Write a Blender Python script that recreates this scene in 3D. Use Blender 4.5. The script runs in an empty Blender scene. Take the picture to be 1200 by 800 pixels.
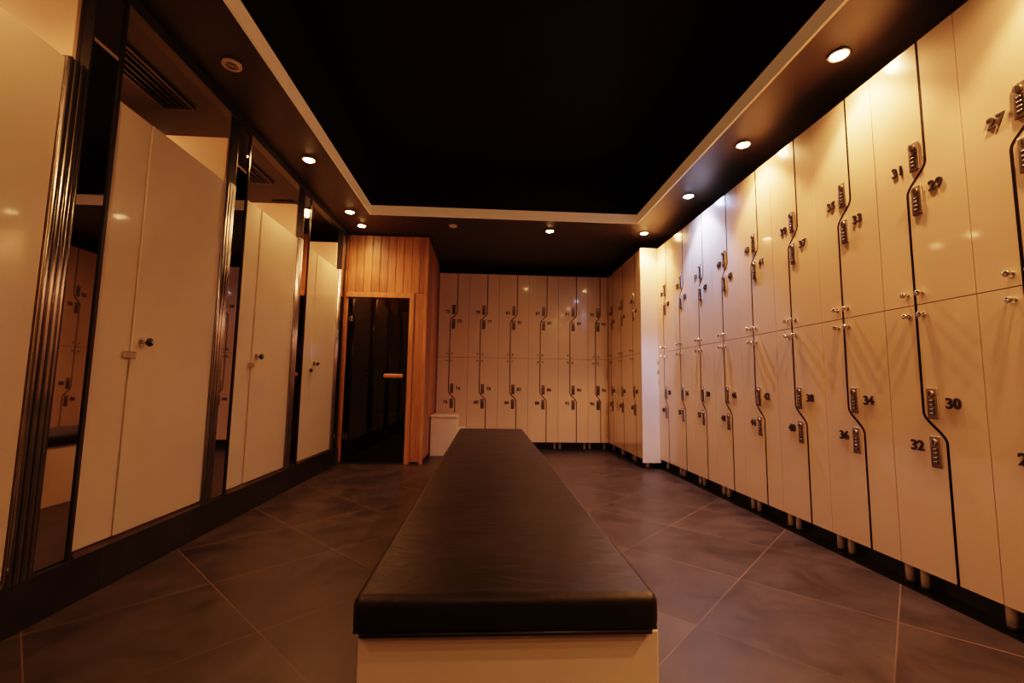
import bpy, bmesh, math, random
from mathutils import Matrix, Vector
random.seed(4)
scene=bpy.context.scene
COL=scene.collection

# ---------------------------------------------------------------- materials
def nmat(name):
    m=bpy.data.materials.new(name); m.use_nodes=True
    nt=m.node_tree; p=nt.nodes["Principled BSDF"]
    return m,nt,p
def N(nt,t,**k):
    n=nt.nodes.new(t)
    for a,b in k.items(): setattr(n,a,b)
    return n
def setp(p,**k):
    for a,b in k.items():
        a=a.replace("_"," ")
        if a in p.inputs: p.inputs[a].default_value=b
def simple(name,col,rough=.4,metal=0,var=.06,vscale=3,bump=0,bscale=60,coat=0,rvar=0,spec=.5):
    m,nt,p=nmat(name)
    setp(p,Roughness=rough,Metallic=metal)
    if "Coat Weight" in p.inputs: p.inputs["Coat Weight"].default_value=coat; p.inputs["Coat Roughness"].default_value=.06
    p.inputs["Specular IOR Level"].default_value=spec
    tc=N(nt,"ShaderNodeTexCoord"); no=N(nt,"ShaderNodeTexNoise"); no.inputs["Scale"].default_value=vscale; no.inputs["Detail"].default_value=4
    nt.links.new(tc.outputs["Object"],no.inputs["Vector"])
    cr=N(nt,"ShaderNodeValToRGB")
    cr.color_ramp.elements[0].position=.3; cr.color_ramp.elements[1].position=.7
    cr.color_ramp.elements[0].color=tuple(c*(1-var) for c in col)+(1,)
    cr.color_ramp.elements[1].color=tuple(min(1,c*(1+var)) for c in col)+(1,)
    nt.links.new(no.outputs["Fac"],cr.inputs["Fac"]); nt.links.new(cr.outputs["Color"],p.inputs["Base Color"])
    if rvar:
        mr=N(nt,"ShaderNodeMapRange"); mr.inputs["To Min"].default_value=rough-rvar; mr.inputs["To Max"].default_value=rough+rvar
        nt.links.new(no.outputs["Fac"],mr.inputs["Value"]); nt.links.new(mr.outputs["Result"],p.inputs["Roughness"])
    if bump:
        n2=N(nt,"ShaderNodeTexNoise"); n2.inputs["Scale"].default_value=bscale; n2.inputs["Detail"].default_value=5
        nt.links.new(tc.outputs["Object"],n2.inputs["Vector"])
        b=N(nt,"ShaderNodeBump"); b.inputs["Strength"].default_value=bump; b.inputs["Distance"].default_value=.01
        nt.links.new(n2.outputs["Fac"],b.inputs["Height"]); nt.links.new(b.outputs["Normal"],p.inputs["Normal"])
    return m
M_door=simple("locker_lacquer",(.78,.60,.455),.23,var=.03,coat=.6)
M_carc=simple("locker_carcass",(.60,.47,.36),.4)
M_gap=simple("dark_gap",(.006,.005,.005),.8,spec=.1)
M_lockm=simple("lock_metal",(.42,.35,.30),.35,metal=1)
M_lockp=simple("lock_plate",(.22,.17,.14),.40,metal=.7)
M_black=simple("black_plastic",(.012,.010,.010),.45)
M_chrome=simple("chrome",(.75,.72,.70),.12,metal=1)
M_alu=simple("brushed_aluminium",(.50,.45,.42),.26,metal=1,var=.15,vscale=8)
M_leg=simple("grey_leg",(.55,.49,.45),.35)
M_panel=simple("white_laminate",(.86,.76,.64),.35)
M_frost=simple("frosted_glass_cream",(.66,.58,.43),.22,var=.04,coat=.4)
M_part=simple("cubicle_laminate",(.78,.58,.43),.35)
M_mirror=simple("mirror_glass",(.50,.44,.40),.02,metal=1,var=.01)
M_frame=simple("dark_frame",(.02,.017,.015),.25)
M_vent=simple("vent_frame",(.06,.045,.038),.4)
M_soffit=simple("soffit_paint",(.026,.017,.012),.5,var=.2)
M_tray=simple("black_ceiling_paint",(.005,.0045,.0045),.8,var=.2,spec=.1)
M_wall=simple("dark_wall_paint",(.10,.075,.055),.6,var=.1)
M_white=simple("bench_base_laminate",(.82,.70,.60),.4)
M_woodd=simple("wood_dark",(.25,.10,.03),.5,var=.3,vscale=12)

def leathermat():
    m=simple("black_leather",(.011,.0075,.0062),.45,var=.25,vscale=6,rvar=.08,spec=.35)
    nt=m.node_tree; p=nt.nodes["Principled BSDF"]
    tc=N(nt,"ShaderNodeTexCoord")
    fine=N(nt,"ShaderNodeTexVoronoi"); fine.inputs["Scale"].default_value=260; nt.links.new(tc.outputs["Object"],fine.inputs["Vector"])
    mp=N(nt,"ShaderNodeMapping"); mp.inputs["Scale"].default_value=(5,14,5); mp.inputs["Rotation"].default_value=(0,0,.35); nt.links.new(tc.outputs["Object"],mp.inputs["Vector"])
    wr=N(nt,"ShaderNodeTexNoise"); wr.inputs["Scale"].default_value=1; wr.inputs["Detail"].default_value=3; wr.inputs["Distortion"].default_value=1.2; nt.links.new(mp.outputs[0],wr.inputs["Vector"])
    b1=N(nt,"ShaderNodeBump"); b1.inputs["Strength"].default_value=.25; b1.inputs["Distance"].default_value=.02; nt.links.new(wr.outputs["Fac"],b1.inputs["Height"])
    b2=N(nt,"ShaderNodeBump"); b2.inputs["Strength"].default_value=.12; b2.inputs["Distance"].default_value=.001; nt.links.new(fine.outputs["Distance"],b2.inputs["Height"]); nt.links.new(b1.outputs[0],b2.inputs["Normal"])
    nt.links.new(b2.outputs[0],p.inputs["Normal"])
    return m
M_leather=leathermat()

def emis(name,col,s,base=None):
    m,nt,p=nmat(name); p.inputs["Emission Color"].default_value=(*col,1); p.inputs["Emission Strength"].default_value=s
    p.inputs["Base Color"].default_value=(*(base or col),1); return m
M_lampw=emis("lamp_lens_warm",(1,.50,.20),90)
M_lampb=emis("lamp_lens_cool",(.6,.70,1),80)
M_glint=emis("violet_glint_glow",(.45,.2,1),6)  # self-glow standing in for a glint, not a fitted light
M_fascia=emis("fascia_painted_glow",(1,.52,.22),.11,(.72,.52,.33))  # cream tray fascia with a weak glow of its own, to look lit

def glassmat():
    m,nt,p=nmat("smoked_glass")
    setp(p,Roughness=.02,IOR=1.45); p.inputs["Base Color"].default_value=(.16,.13,.12,1); p.inputs["Transmission Weight"].default_value=1
    return m
M_glass=glassmat()

def woodmat():
    m,nt,p=nmat("sauna_pine")
    setp(p,Roughness=.42)
    tc=N(nt,"ShaderNodeTexCoord"); mp=N(nt,"ShaderNodeMapping"); mp.inputs["Scale"].default_value=(28,28,1.6)
    nt.links.new(tc.outputs["Object"],mp.inputs["Vector"])
    no=N(nt,"ShaderNodeTexNoise"); no.inputs["Scale"].default_value=2; no.inputs["Detail"].default_value=6; no.inputs["Distortion"].default_value=.6
    nt.links.new(mp.outputs["Vector"],no.inputs["Vector"])
    cr=N(nt,"ShaderNodeValToRGB"); e=cr.color_ramp.elements
    e[0].position=.25; e[0].color=(.30,.125,.055,1); e[1].position=.75; e[1].color=(.58,.28,.135,1)
    nt.links.new(no.outputs["Fac"],cr.inputs["Fac"])
    at=N(nt,"ShaderNodeAttribute"); at.attribute_name="tone"
    mx=N(nt,"ShaderNodeMix",data_type='RGBA',blend_type='MULTIPLY'); mx.inputs["Factor"].default_value=1
    nt.links.new(cr.outputs["Color"],mx.inputs[6]); nt.links.new(at.outputs["Color"],mx.inputs[7])
    nt.links.new(mx.outputs[2],p.inputs["Base Color"])
    b=N(nt,"ShaderNodeBump"); b.inputs["Strength"].default_value=.15; b.inputs["Distance"].default_value=.004
    nt.links.new(no.outputs["Fac"],b.inputs["Height"]); nt.links.new(b.outputs["Normal"],p.inputs["Normal"])
    return m
M_wood=woodmat()

def tilemat(name,mode):
    m,nt,p=nmat(name)
    tc=N(nt,"ShaderNodeTexCoord"); sx=N(nt,"ShaderNodeSeparateXYZ"); nt.links.new(tc.outputs["Object"],sx.inputs[0])
    def mth(op,a,b=None):
        n=N(nt,"ShaderNodeMath",operation=op)
        for i,v in enumerate((a,b)):
            if v is None: continue
            if isinstance(v,(int,float)): n.inputs[i].default_value=v
            else: nt.links.new(v,n.inputs[i])
        return n.outputs[0]
    if mode=="floor":
        S=.74; G=.0042
        u=mth('DIVIDE',mth('SUBTRACT',mth('ADD',sx.outputs[0],sx.outputs[1]),.13),S)
        v=mth('DIVIDE',mth('SUBTRACT',mth('SUBTRACT',sx.outputs[1],sx.outputs[0]),.12),S)
    else:
        S=.52; G=.004
        u=mth('DIVIDE',mth('SUBTRACT',sx.outputs[1],.37),S); v=mth('ADD',mth('MULTIPLY',sx.outputs[0],0.0),.5)
    def edge(w):
        f=mth('FRACT',w); d=mth('MINIMUM',f,mth('SUBTRACT',1.0,f)); return d
    d=mth('MINIMUM',edge(u),edge(v)); g=mth('LESS_THAN',d,G)
    cx=N(nt,"ShaderNodeCombineXYZ"); nt.links.new(mth('FLOOR',u),cx.inputs[0]); nt.links.new(mth('FLOOR',v),cx.inputs[1])
    wn=N(nt,"ShaderNodeTexWhiteNoise",noise_dimensions='3D'); nt.links.new(cx.outputs[0],wn.inputs["Vector"])
    off=N(nt,"ShaderNodeVectorMath",operation='SCALE'); off.inputs["Scale"].default_value=7; nt.links.new(wn.outputs["Color"],off.inputs[0])
    ad=N(nt,"ShaderNodeVectorMath",operation='ADD'); nt.links.new(tc.outputs["Object"],ad.inputs[0]); nt.links.new(off.outputs[0],ad.inputs[1])
    no=N(nt,"ShaderNodeTexNoise"); no.inputs["Scale"].default_value=4.2; no.inputs["Detail"].default_value=10; no.inputs["Roughness"].default_value=.68; no.inputs["Distortion"].default_value=.5
    nt.links.new(ad.outputs[0],no.inputs["Vector"])
    cr=N(nt,"ShaderNodeValToRGB"); e=cr.color_ramp.elements
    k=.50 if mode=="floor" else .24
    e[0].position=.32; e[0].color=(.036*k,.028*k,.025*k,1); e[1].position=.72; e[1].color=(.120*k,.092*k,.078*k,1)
    nt.links.new(no.outputs["Fac"],cr.inputs["Fac"])
    mr=N(nt,"ShaderNodeMapRange"); mr.inputs["To Min"].default_value=.85; mr.inputs["To Max"].default_value=1.12; nt.links.new(wn.outputs["Value"],mr.inputs["Value"])
    vm=N(nt,"ShaderNodeVectorMath",operation='SCALE'); nt.links.new(cr.outputs["Color"],vm.inputs[0]); nt.links.new(mr.outputs[0],vm.inputs["Scale"])
    n3=N(nt,"ShaderNodeTexNoise"); n3.inputs["Scale"].default_value=1.1; nt.links.new(tc.outputs["Object"],n3.inputs["Vector"])
    gm=N(nt,"ShaderNodeMapRange"); gm.inputs["From Min"].default_value=.36; gm.inputs["From Max"].default_value=.6; gm.inputs["To Min"].default_value=.2; gm.inputs["To Max"].default_value=.9; nt.links.new(n3.outputs["Fac"],gm.inputs["Value"])
    gf=mth('MULTIPLY',g,gm.outputs[0])
    mx=N(nt,"ShaderNodeMix",data_type='RGBA'); nt.links.new(gf,mx.inputs[0]); nt.links.new(vm.outputs[0],mx.inputs[6])
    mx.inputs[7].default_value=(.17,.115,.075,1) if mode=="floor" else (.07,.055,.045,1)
    nt.links.new(mx.outputs[2],p.inputs["Base Color"])
    r=N(nt,"ShaderNodeMapRange"); r.inputs["To Min"].default_value=.25; r.inputs["To Max"].default_value=.50; nt.links.new(no.outputs["Fac"],r.inputs["Value"]); nt.links.new(r.outputs[0],p.inputs["Roughness"])
    p.inputs["Specular IOR Level"].default_value=.38
    b=N(nt,"ShaderNodeBump"); b.inputs["Strength"].default_value=.3; b.inputs["Distance"].default_value=.005
    h=mth('SUBTRACT',no.outputs["Fac"],mth('MULTIPLY',g,.6)); nt.links.new(h,b.inputs["Height"]); nt.links.new(b.outputs["Normal"],p.inputs["Normal"])
    return m
M_floor=tilemat("slate_tile_floor","floor"); M_plinth=tilemat("slate_tile_plinth","plinth")

# ---------------------------------------------------------------- builder
class B:
    def __init__(s): s.bm=bmesh.new(); s.mats=[]; s.tone=s.bm.loops.layers.color.new("tone")
    def mi(s,m):
        if m not in s.mats: s.mats.append(m)
        return s.mats.index(m)
    def add(s,t,m,smooth=False,tone=1.0):
        i=s.mi(m)
        mp={}
        for v in t.verts: mp[v]=s.bm.verts.new(v.co)
        for f in t.faces:
            try: nf=s.bm.faces.new([mp[v] for v in f.verts])
            except ValueError: continue
            nf.material_index=i; nf.smooth=f.smooth or smooth
            for l in nf.loops: l[s.tone]=(tone,tone,tone,1)
        t.free()
    def box(s,x0,x1,y0,y1,z0,z1,m,bev=0,seg=2,tone=1.0):
        t=bmesh.new(); bmesh.ops.create_cube(t,size=1)
        for v in t.verts: v.co=Vector(((x0+x1)/2+v.co.x*(x1-x0),(y0+y1)/2+v.co.y*(y1-y0),(z0+z1)/2+v.co.z*(z1-z0)))
        if bev: bmesh.ops.bevel(t,geom=list(t.edges),offset=bev,segments=seg,profile=.5,affect='EDGES')
        s.add(t,m,tone=tone,smooth=(bev>0 and seg>2))
    def cyl(s,c,axis,r,l,m,seg=16,r2=None,bev=0):
        t=bmesh.new(); bmesh.ops.create_cone(t,cap_ends=True,segments=seg,radius1=r,radius2=r if r2 is None else r2,depth=l)
        for f in t.faces: f.smooth=len(f.verts)==4
        R={'x':Matrix.Rotation(math.pi/2,4,'Y'),'y':Matrix.Rotation(math.pi/2,4,'X'),'z':Matrix.Identity(4)}[axis]
        bmesh.ops.transform(t,matrix=Matrix.Translation(c)@R,verts=t.verts); s.add(t,m)
    def sph(s,c,r,m,sc=(1,1,1)):
        t=bmesh.new(); bmesh.ops.create_uvsphere(t,u_segments=14,v_segments=10,radius=r)
        bmesh.ops.transform(t,matrix=Matrix.Translation(c)@Matrix.Diagonal((*sc,1)),verts=t.verts); s.add(t,m,smooth=True)
    def torus(s,c,R,r,m,seg=28,ts=8):
        t=bmesh.new(); vs=[]
        for i in range(seg):
            a=2*math.pi*i/seg; row=[]
            for j in range(ts):
                b=2*math.pi*j/ts; row.append(t.verts.new((c[0]+(R+r*math.cos(b))*math.cos(a),c[1]+(R+r*math.cos(b))*math.sin(a),c[2]+r*math.sin(b))))
            vs.append(row)
        for i in range(seg):
            for j in range(ts): t.faces.new((vs[i][j],vs[(i+1)%seg][j],vs[(i+1)%seg][(j+1)%ts],vs[i][(j+1)%ts]))
        s.add(t,m,smooth=True)
    def prism(s,pts,y0,y1,m):
        t=bmesh.new(); a=[t.verts.new((x,y0,z)) for x,z in pts]; b=[t.verts.new((x,y1,z)) for x,z in pts]
        t.faces.new(a); t.faces.new(b[::-1]); n=len(pts)
        for i in range(n): t.faces.new((a[i],b[i],b[(i+1)%n],a[(i+1)%n]))
        bmesh.ops.recalc_face_normals(t,faces=t.faces)
        s.add(t,m)
    def ribbon(s,A,C,y0,y1,m):
        t=bmesh.new(); n=len(A)
        v=[[t.verts.new((x,y,z)) for x,z in P] for P in (A,C) for y in (y0,y1)]
        a0,a1,c0,c1=v
        for i in range(n-1):
            t.faces.new((a0[i],c0[i],c0[i+1],a0[i+1])); t.faces.new((a0[i],a1[i],a1[i+1],a0[i+1])); t.faces.new((c0[i],c1[i],c1[i+1],c0[i+1]))
        bmesh.ops.recalc_face_normals(t,faces=t.faces); s.add(t,m)
    def mesh(s,me,M,m):
        t=bmesh.new(); t.from_mesh(me); bmesh.ops.transform(t,matrix=M,verts=t.verts); s.add(t,m)
    def done(s,name,loc=(0,0,0),rz=0):
        me=bpy.data.meshes.new(name); s.bm.to_mesh(me); s.bm.free()
        for m in s.mats: me.materials.append(m)
        o=bpy.data.objects.new(name,me); COL.objects.link(o); o.location=loc; o.rotation_euler=(0,0,rz); return o

def textmesh(txt,size):
    c=bpy.data.curves.new("digits",'FONT'); c.body=txt; c.size=size; c.extrude=.003; c.offset=.0011; c.align_x='CENTER'; c.align_y='CENTER'; c.resolution_u=3
    o=bpy.data.objects.new("digits",c); COL.objects.link(o); bpy.context.view_layer.update()
    me=bpy.data.meshes.new_from_object(o.evaluated_get(bpy.context.evaluated_depsgraph_get())); bpy.data.objects.remove(o); return me

# ---------------------------------------------------------------- constants
H=2.42; XR=1.8; XL=-1.5; YB=5.85; YF=-1.7
TX0,TX1,TY0,TY1=-1.14,1.45,-1.0,4.17

# ---------------------------------------------------------------- room shell
b=B(); b.box(-2.7,2.5,YF,6.5,-.1,0,M_floor); b.done("floor")
b=B()
b.box(-2.7,TX0,YF,6.5,H,3.1,M_soffit); b.box(TX1,2.5,YF,6.5,H,3.1,M_soffit)
b.box(TX0,TX1,TY1,6.5,H,3.1,M_soffit); b.box(TX0,TX1,YF,TY0,H,3.1,M_soffit)
b.box(TX0,TX1,TY0,TY1,2.92,3.1,M_tray)
b.done("ceiling")
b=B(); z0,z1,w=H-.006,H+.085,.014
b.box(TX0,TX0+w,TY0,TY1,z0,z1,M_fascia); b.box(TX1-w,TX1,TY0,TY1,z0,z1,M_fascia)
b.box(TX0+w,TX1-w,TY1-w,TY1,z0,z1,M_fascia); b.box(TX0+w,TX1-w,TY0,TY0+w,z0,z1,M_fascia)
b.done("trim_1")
b=B(); d=.0015
b.box(TX0+d,TX0+.012,TY0+.02,TY1-.02,z1,2.92,M_tray); b.box(TX1-.012,TX1-d,TY0+.02,TY1-.02,z1,2.92,M_tray)
b.box(TX0+.02,TX1-.02,TY1-.012,TY1-d,z1,2.92,M_tray); b.done("trim_2")
for nm,bx in (("wall_right",(2.32,2.5,YF,6.5)),("wall_left",(-2.7,-2.55,YF,6.5)),("wall_back",(-2.55,2.32,6.36,6.5)),("wall_front",(-2.7,2.5,YF-.15,YF))):
    b=B(); b.box(*bx,0,H,M_wall); b.done(nm)

# ---------------------------------------------------------------- lockers
def sstep(t): t=max(0,min(1,t)); return t*t*(3-2*t)
ZB,ZM,ZT=.10,1.18,2.29
def leafs(b,w,z0,z1,zs,a,sign):
    """pair of interlocking doors split by an S shaped slot with black edging"""
    c=w/2; g=.0050; hw=.06
    pts=[]
    n=14
    zz=[z0]+[zs-hw+2*hw*i/n for i in range(n+1)]+[z1]
    for z in zz:
        t=sstep((z-(zs-hw))/(2*hw)); pts.append((c+sign*a*(2*t-1),z))
    def off(k):
        out=[]
        for i,(x,z) in enumerate(pts):
            p0=pts[max(0,i-1)]; p1=pts[min(len(pts)-1,i+1)]
            dx,dz=p1[0]-p0[0],p1[1]-p0[1]; l=math.hypot(dx,dz); out.append((x+k*dz/l,z-k*dx/l if 0<i<len(pts)-1 else z))
        return out
    L=off(-g); R=off(g); e=.0016
    b.prism([(e,z0)]+L+[(e,z1)],-.018,0,M_door)
    b.prism([(w-e,z0)]+R+[(w-e,z1)],-.018,0,M_door)
    b.ribbon(off(-g-.0004),off(g+.0004),-.0186,-.001,M_gap)
def lock(b,x,z):
    b.box(x-.022,x+.022,-.026,-.018,z-.062,z+.062,M_lockp,.004,3)
    b.cyl((x,-.029,z+.038),'y',.0130,.010,M_lockm,14)
    b.box(x-.002,x+.002,-.036,-.033,z+.029,z+.047,M_black)
    for i in range(4):
        zz=z+.010-i*.0165
        b.box(x-.012,x+.012,-.0275,-.0255,zz-.0058,zz+.0058,M_black)
        b.cyl((x,-.0265,zz),'x',.0042,.014,M_lockm,10)
def knob(b,x,z):
    b.cyl((x,-.026,z),'y',.005,.018,M_chrome,10); b.cyl((x,-.0195,z),'y',.010,.003,M_chrome,12); b.sph((x,-.040,z),.0125,M_chrome,(1,.75,1))
def locker(name,w,nums,loc,rz,depth=.5,a=.043):
    b=B(); a=min(a,w*.12)
    b.box(.0005,w-.0005,.0005,depth,ZB,ZT,M_carc)
    b.box(.0,w-.0,-.0005,.0005,ZB+.004,ZT-.004,M_gap)
    leafs(b,w,ZB,ZM-.0018,.68,a,-1); leafs(b,w,ZM+.0018,ZT,1.71,a,+1)
    c=w/2
    for (z,side,num,dz) in ((1.805,-1,nums[0],-.03),(1.615,1,nums[1],.035),(.775,1,nums[2],.0),(.585,-1,nums[3],.015)):
        lock(b,c,z)
        me=textmesh(str(num),.058)
        b.mesh(me,Matrix.Translation((c+side*.078,-.0205,z+dz))@Matrix.Rotation(math.pi/2,4,'X'),M_black)
    for z in (ZM+.045,ZM-.045):
        knob(b,c-a-.032,z); knob(b,c-a+.032,z)
    for x in (.035,w-.035):
        for y in (.05,depth-.06):
            b.cyl((x,y,ZB/2),'z',.016,ZB,M_leg,14); b.cyl((x,y,.006),'z',.022,.012,M_black,14)
    return b.done(name,loc,rz)
RZ=-math.pi/2
W=.38
for i in range(-4,9):
    yfar=1.51+W*i
    n=27+4*i
    if n<3: n=n+60
    locker("locker_cabinet",W,(n,n-2,n-1,n+1),(XR,yfar,0),RZ)
XB=1.62; W2=(YB-4.57)/3
for j in range(3):
    n=63+4*j
    locker("locker_cabinet",W2,(n,n-2,n-1,n+1),(XB,4.57+W2*(j+1),0),RZ,depth=.6)
b=B(); b.box(XB-.018,XR+.0,4.552,4.569,.06,ZT+.012,M_panel,.002,2); b.done("locker_end_panel")
x=-.645
for j,w in enumerate((.395,.395,.395,.395,.395,.268)):
    n=75+4*j
    locker("locker_cabinet",w,(n,n-2,n-1,n+1),(x,YB,0),0); x+=w
b=B(); b.box(-.645,1.6,YB+.07,YB+.09,.0,ZB-.002,M_black); b.box(XR+.09,XR+.11,-.35,4.55,0,ZB-.002,M_black); b.box(XB+.09,XB+.11,4.6,YB,0,ZB-.002,M_black); b.done("baseboard_right")

# ---------------------------------------------------------------- downlight helper
WARM=(1,.425,.16); COOL=(.48,.56,1)
def down(x,y,e,col=WARM,mat=None,narrow=0,wide=155,wb=.9):
    b=B(); b.torus((x,y,H-.004),.043,.007,M_chrome)
    b.sph((x,y,H-.004),.036,mat or M_lampw,(1,1,.42))
    o=b.done("recessed_downlight")
    for nm,en,sz,bl in (("lamp_wide",e,wide,wb),("lamp_beam",narrow,98,.45)):
        if not en: continue
        l=bpy.data.lights.new(nm,'SPOT'); l.energy=en; l.color=col; l.spot_size=math.radians(sz); l.spot_blend=bl; l.shadow_soft_size=.025
        lo=bpy.data.objects.new(nm,l); COL.objects.link(lo); lo.location=(x,y,H-.048); lo.parent=o

# ---------------------------------------------------------------- cubicles (left)
PZ=.165
b=B(); b.box(-2.55,XL+.0,YF,4.74,0,PZ,M_plinth,.004,2); b.done("baseboard_left")
P=.97
DT,DB=1.945,.19
for i in range(-2,3+1):
    yl=.82+P*i; yr=yl+.73
    ys=yl+.175
    b=B()
    b.box(XL-.016,XL-.004,yl,ys-.003,DB,DT,M_frost,.0015,1)
    b.box(XL-.012,XL,ys+.003,yr-.002,DB,DT,M_frost,.0015,1)
    b.box(XL-.02,XL+.004,yl,yr,PZ,PZ+.012,M_alu)
    yk=ys+.055; zk=.985
    b.cyl((XL+.012,yk,zk),'x',.008,.03,M_chrome,12); b.cyl((XL+.003,yk,zk),'x',.02,.006,M_chrome,18); b.sph((XL+.034,yk,zk),.019,M_black,(.7,1,1))
    b.cyl((XL+.046,yk,zk),'x',.008,.004,M_chrome,12)
    b.box(XL-.002,XL+.010,ys-.045,ys+.02,zk-.075,zk-.045,M_chrome,.003,2)
    b.done("cubicle_door")
    b=B(); y0=yr+.002
    b.box(XL-.03,XL+.004,y0,y0+.082,PZ,DT+.01,M_alu,.002,2)
    for q,r in ((.010,.008),(.031,.010),(.054,.010),(.074,.007)): b.cyl((XL+.006,y0+q,(PZ+DT+.01)/2),'z',r,DT+.01-PZ,M_alu,14)
    b.done("aluminium_profile")
    b=B(); y1=yr+.088; y2=yl+P-.006 if i<3 else yr+.2
    b.box(XL-.05,XL-.012,y1,y2,PZ,H-.002,M_frame)
    b.box(XL-.012,XL-.004,y1+.008,y2-.008,PZ+.01,H-.07,M_mirror)
    b.box(XL-.012,XL+.002,y1,y1+.008,PZ,H-.06,M_frame); b.box(XL-.012,XL+.002,y2-.014,y2,PZ,H-.06,M_frame)
    b.done("wall_mirror")
    b=B(); b.box(-2.54,XL-.052,yr+.075,yr+.10,PZ,2.25,M_part,.002,1); b.done("cubicle_partition")
    b=B(); cy=yl+.50; cx=-1.84; hw,hl=.085,.30
    for s in (-1,1):
        b.box(cx+s*hw-.008,cx+s*hw+.008,cy-hl,cy+hl,H-.014,H-.001,M_vent); b.box(cx-hw,cx+hw,cy+s*hl-.008,cy+s*hl+.008,H-.014,H-.001,M_vent)
    for q in range(4):
        xx=cx-hw+.03+q*(2*hw-.06)/3; b.box(xx-.004,xx+.004,cy-hl,cy+hl,H-.012,H-.002,M_frame)
    b.box(cx-hw,cx+hw,cy-hl,cy+hl,H-.004,H-.001,M_gap)
    b.done("ceiling_vent")
    down(-2.3,yl+.36,9,wide=178,wb=.1)
b=B(); b.box(XL-.06,XL-.002,YF,4.74,H-.055,H-.001,M_frame,.003,1); b.done("trim_3")

# ---------------------------------------------------------------- sauna
SY=4.75; SX0,SX1=-1.5,-.655
b=B()
def boards_x(x0,x1,y,z0,z1,n,th=.018):
    w=(x1-x0)/n
    for i in range(n): b.box(x0+i*w+.0012,x0+(i+1)*w-.0012,y,y+th,z0,z1,M_wood,.005,1,tone=random.uniform(.75,1.1))
def boards_y(y0,y1,x,z0,z1,n,th=.018):
    w=(y1-y0)/n
    for i in range(n): b.box(x-th,x,y0+i*w+.0012,y0+(i+1)*w-.0012,z0,z1,M_wood,.005,1,tone=random.uniform(.75,1.1))
DX0,DX1,DZ=-1.475,-.835,1.73
boards_x(SX0,SX1,SY,DZ+.055,H-.012,10)
boards_x(DX1+.05,SX1-.018,SY,0.02,DZ+.055,1)
b.box(SX0,SX0+.02,SY,SY+.06,0,DZ+.05,M_wood,.003,1,tone=.9)
b.box(DX1,DX1+.05,SY-.012,SY+.07,0,DZ,M_wood,.003,1,tone=1.15)
b.box(SX0+.0,DX1+.05,SY-.012,SY+.07,DZ,DZ+.055,M_wood,.003,1,tone=1.15)
b.box(SX1-.03,SX1+.004,SY-.006,SY+.03,0,H-.012,M_wood,.003,1,tone=1.0)
boards_y(SY+.03,5.83,SX1,0.02,H-.012,11)
b.box(SX0-.0,SX1-.02,SY+.03,5.83,H-.03,H-.012,M_woodd)
b.box(SX0-.02,SX0,SY,5.83,0,H-.012,M_woodd); b.box(SX0,SX1,5.83,5.845,0,H-.012,M_woodd)
b.box(SX0,SX1-.02,SY+.0,SY+.06,0,.02,M_black)
for z,y0 in ((.45,5.15),(.9,5.45)):
    for q in range(4): b.box(SX0+.01,SX1-.03,y0+q*.085,y0+q*.085+.07,z,z+.03,M_woodd)
    b.box(SX0+.01,SX1-.03,y0,y0+.02,0.02,z,M_woodd)
b.box(-.80,-.76,5.80,5.83,1.15,1.30,M_glint)  # glowing block added as the violet glint behind the glass
sauna=b.done("sauna_cabin")
l=bpy.data.lights.new("sauna_fill",'POINT'); l.energy=2.0; l.color=(1,.4,.16); l.shadow_soft_size=.05  # fill light added to lift the dark cabin interior
lo=bpy.data.objects.new("sauna_fill",l); COL.objects.link(lo); lo.location=(-1.3,5.6,2.1); lo.parent=sauna
b=B(); b.box(DX0,DX1-.006,SY+.005,SY+.013,.03,DZ-.006,M_glass)
for z in (.28,1.5):
    b.box(DX0-.005,DX0+.05,SY-.006,SY+.02,z-.03,z+.03,M_chrome,.003,2)
b.box(DX1-.235,DX1-.035,SY-.050,SY-.024,.880,.925,M_wood,.012,3,tone=1.5)
for xx in (DX1-.20,DX1-.06): b.cyl((xx,SY-.012,.90),'y',.009,.035,M_chrome,12)
gd=b.done("glass_door"); gd.parent=sauna

b=B(); b.box(-.64,-.34,5.30,5.80,.0,.44,M_panel,.004,2); b.box(-.645,-.335,5.29,5.805,.44,.465,M_panel,.006,3)
b.box(-.339,-.25,5.34,5.80,0,.30,M_panel,.004,2); b.done("step_seat_box")

# ---------------------------------------------------------------- bench
BX0,BX1,BY0,BY1=-.225,.318,.825,3.9
b=B(); b.box(BX0+.011,BX1+.001,BY0+.012,BY1-.02,0,.385,M_white,.003,2)
b.box(BX0+.0,BX1+.0,BY0,BY1,.383,.452,M_leather,.018,5)
b.cyl(((BX0+BX1)/2,BY0+.003,.388),'x',.004,BX1-BX0-.03,M_leather,8)
for xx in (BX0+.004,BX1-.004): b.cyl((xx,(BY0+BY1)/2,.388),'y',.004,BY1-BY0-.03,M_leather,8)
b.done("upholstered_bench")

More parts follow.
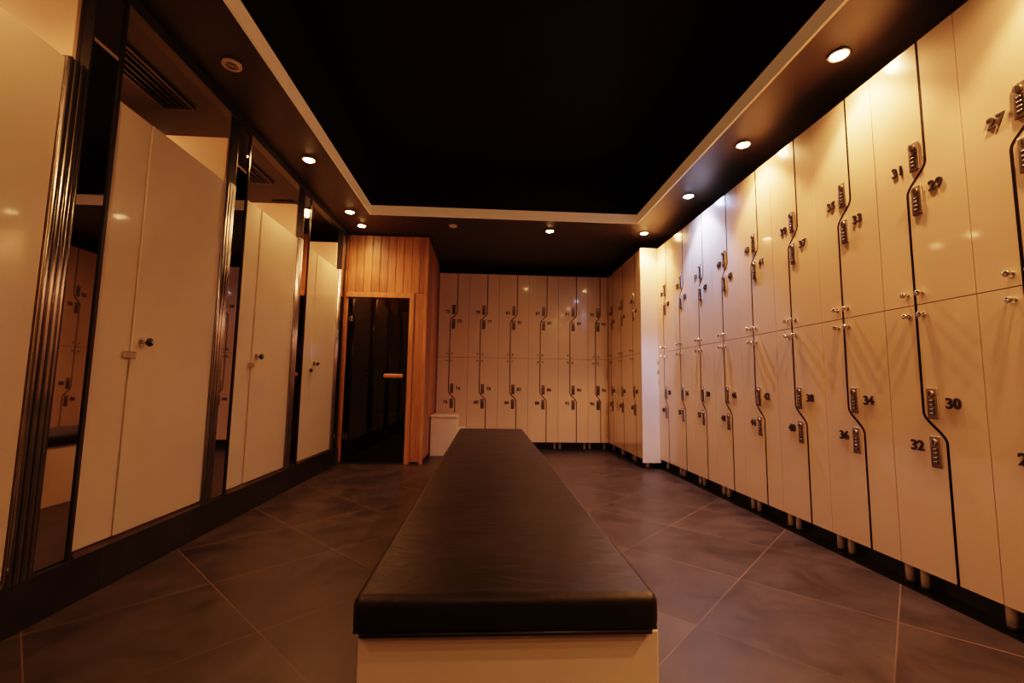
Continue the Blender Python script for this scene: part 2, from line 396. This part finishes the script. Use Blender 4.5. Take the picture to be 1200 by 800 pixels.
# ---------------------------------------------------------------- downlights
E=24
for (x,y) in ((1.65,1.90),(1.65,2.70),(1.60,4.42),(1.65,1.10),(1.65,.30),(1.65,-.5)): down(x,y,E,narrow=62)  # last three continue the row out of view, added for fill
down(1.65,3.50,E*.9,COOL,mat=M_lampb,narrow=75)
down(.62,4.45,E*.5,narrow=15)
for (x,y) in ((-1.30,4.48),(-1.31,4.12),(-1.31,3.15)): down(x,y,E*.7,narrow=22)
for (x,y) in ((-1.31,1.1),(-1.31,.0),(0.1,-1.3)): down(x,y,E*1.2)  # fill lamps added out of view, near and behind the camera
b=B(); x,y=-1.32,2.19
b.cyl((x,y,H-.006),'z',.045,.012,M_panel,24); b.torus((x,y,H-.012),.036,.004,M_panel)
for q in range(3): b.torus((x,y,H-.0125),.010+q*.008,.0018,M_black)
b.done("ceiling_speaker")
b=B(); b.cyl((-.37,4.40,H-.006),'z',.04,.012,M_panel,24); b.sph((-.37,4.40,H-.012),.022,M_panel,(1,1,.6)); b.done("smoke_detector")

# ---------------------------------------------------------------- world + camera
w=bpy.data.worlds.new("world"); scene.world=w; w.use_nodes=True; w.node_tree.nodes["Background"].inputs[0].default_value=(.02,.012,.006,1)
def R(yaw,pitch,roll):
    f=Vector((math.sin(yaw)*math.cos(pitch),math.cos(yaw)*math.cos(pitch),math.sin(pitch)))
    r=Vector((math.cos(yaw),-math.sin(yaw),0)); u=r.cross(f); c,s=math.cos(roll),math.sin(roll)
    return c*r+s*u,-s*r+c*u,f
r,u,f=R(.0551,.0988,.015)
cam=bpy.data.cameras.new("camera"); cam.lens=523.4/1200*36; cam.sensor_width=36; cam.clip_start=.02
co=bpy.data.objects.new("camera",cam); COL.objects.link(co)
co.matrix_world=Matrix(((r.x,u.x,-f.x,0),(r.y,u.y,-f.y,0),(r.z,u.z,-f.z,.82),(0,0,0,1)))
scene.camera=co
scene.view_settings.view_transform='Filmic'
try: scene.view_settings.look='Medium High Contrast'
except Exception as ex: print("LOOK",ex)
scene.view_settings.exposure=0.15
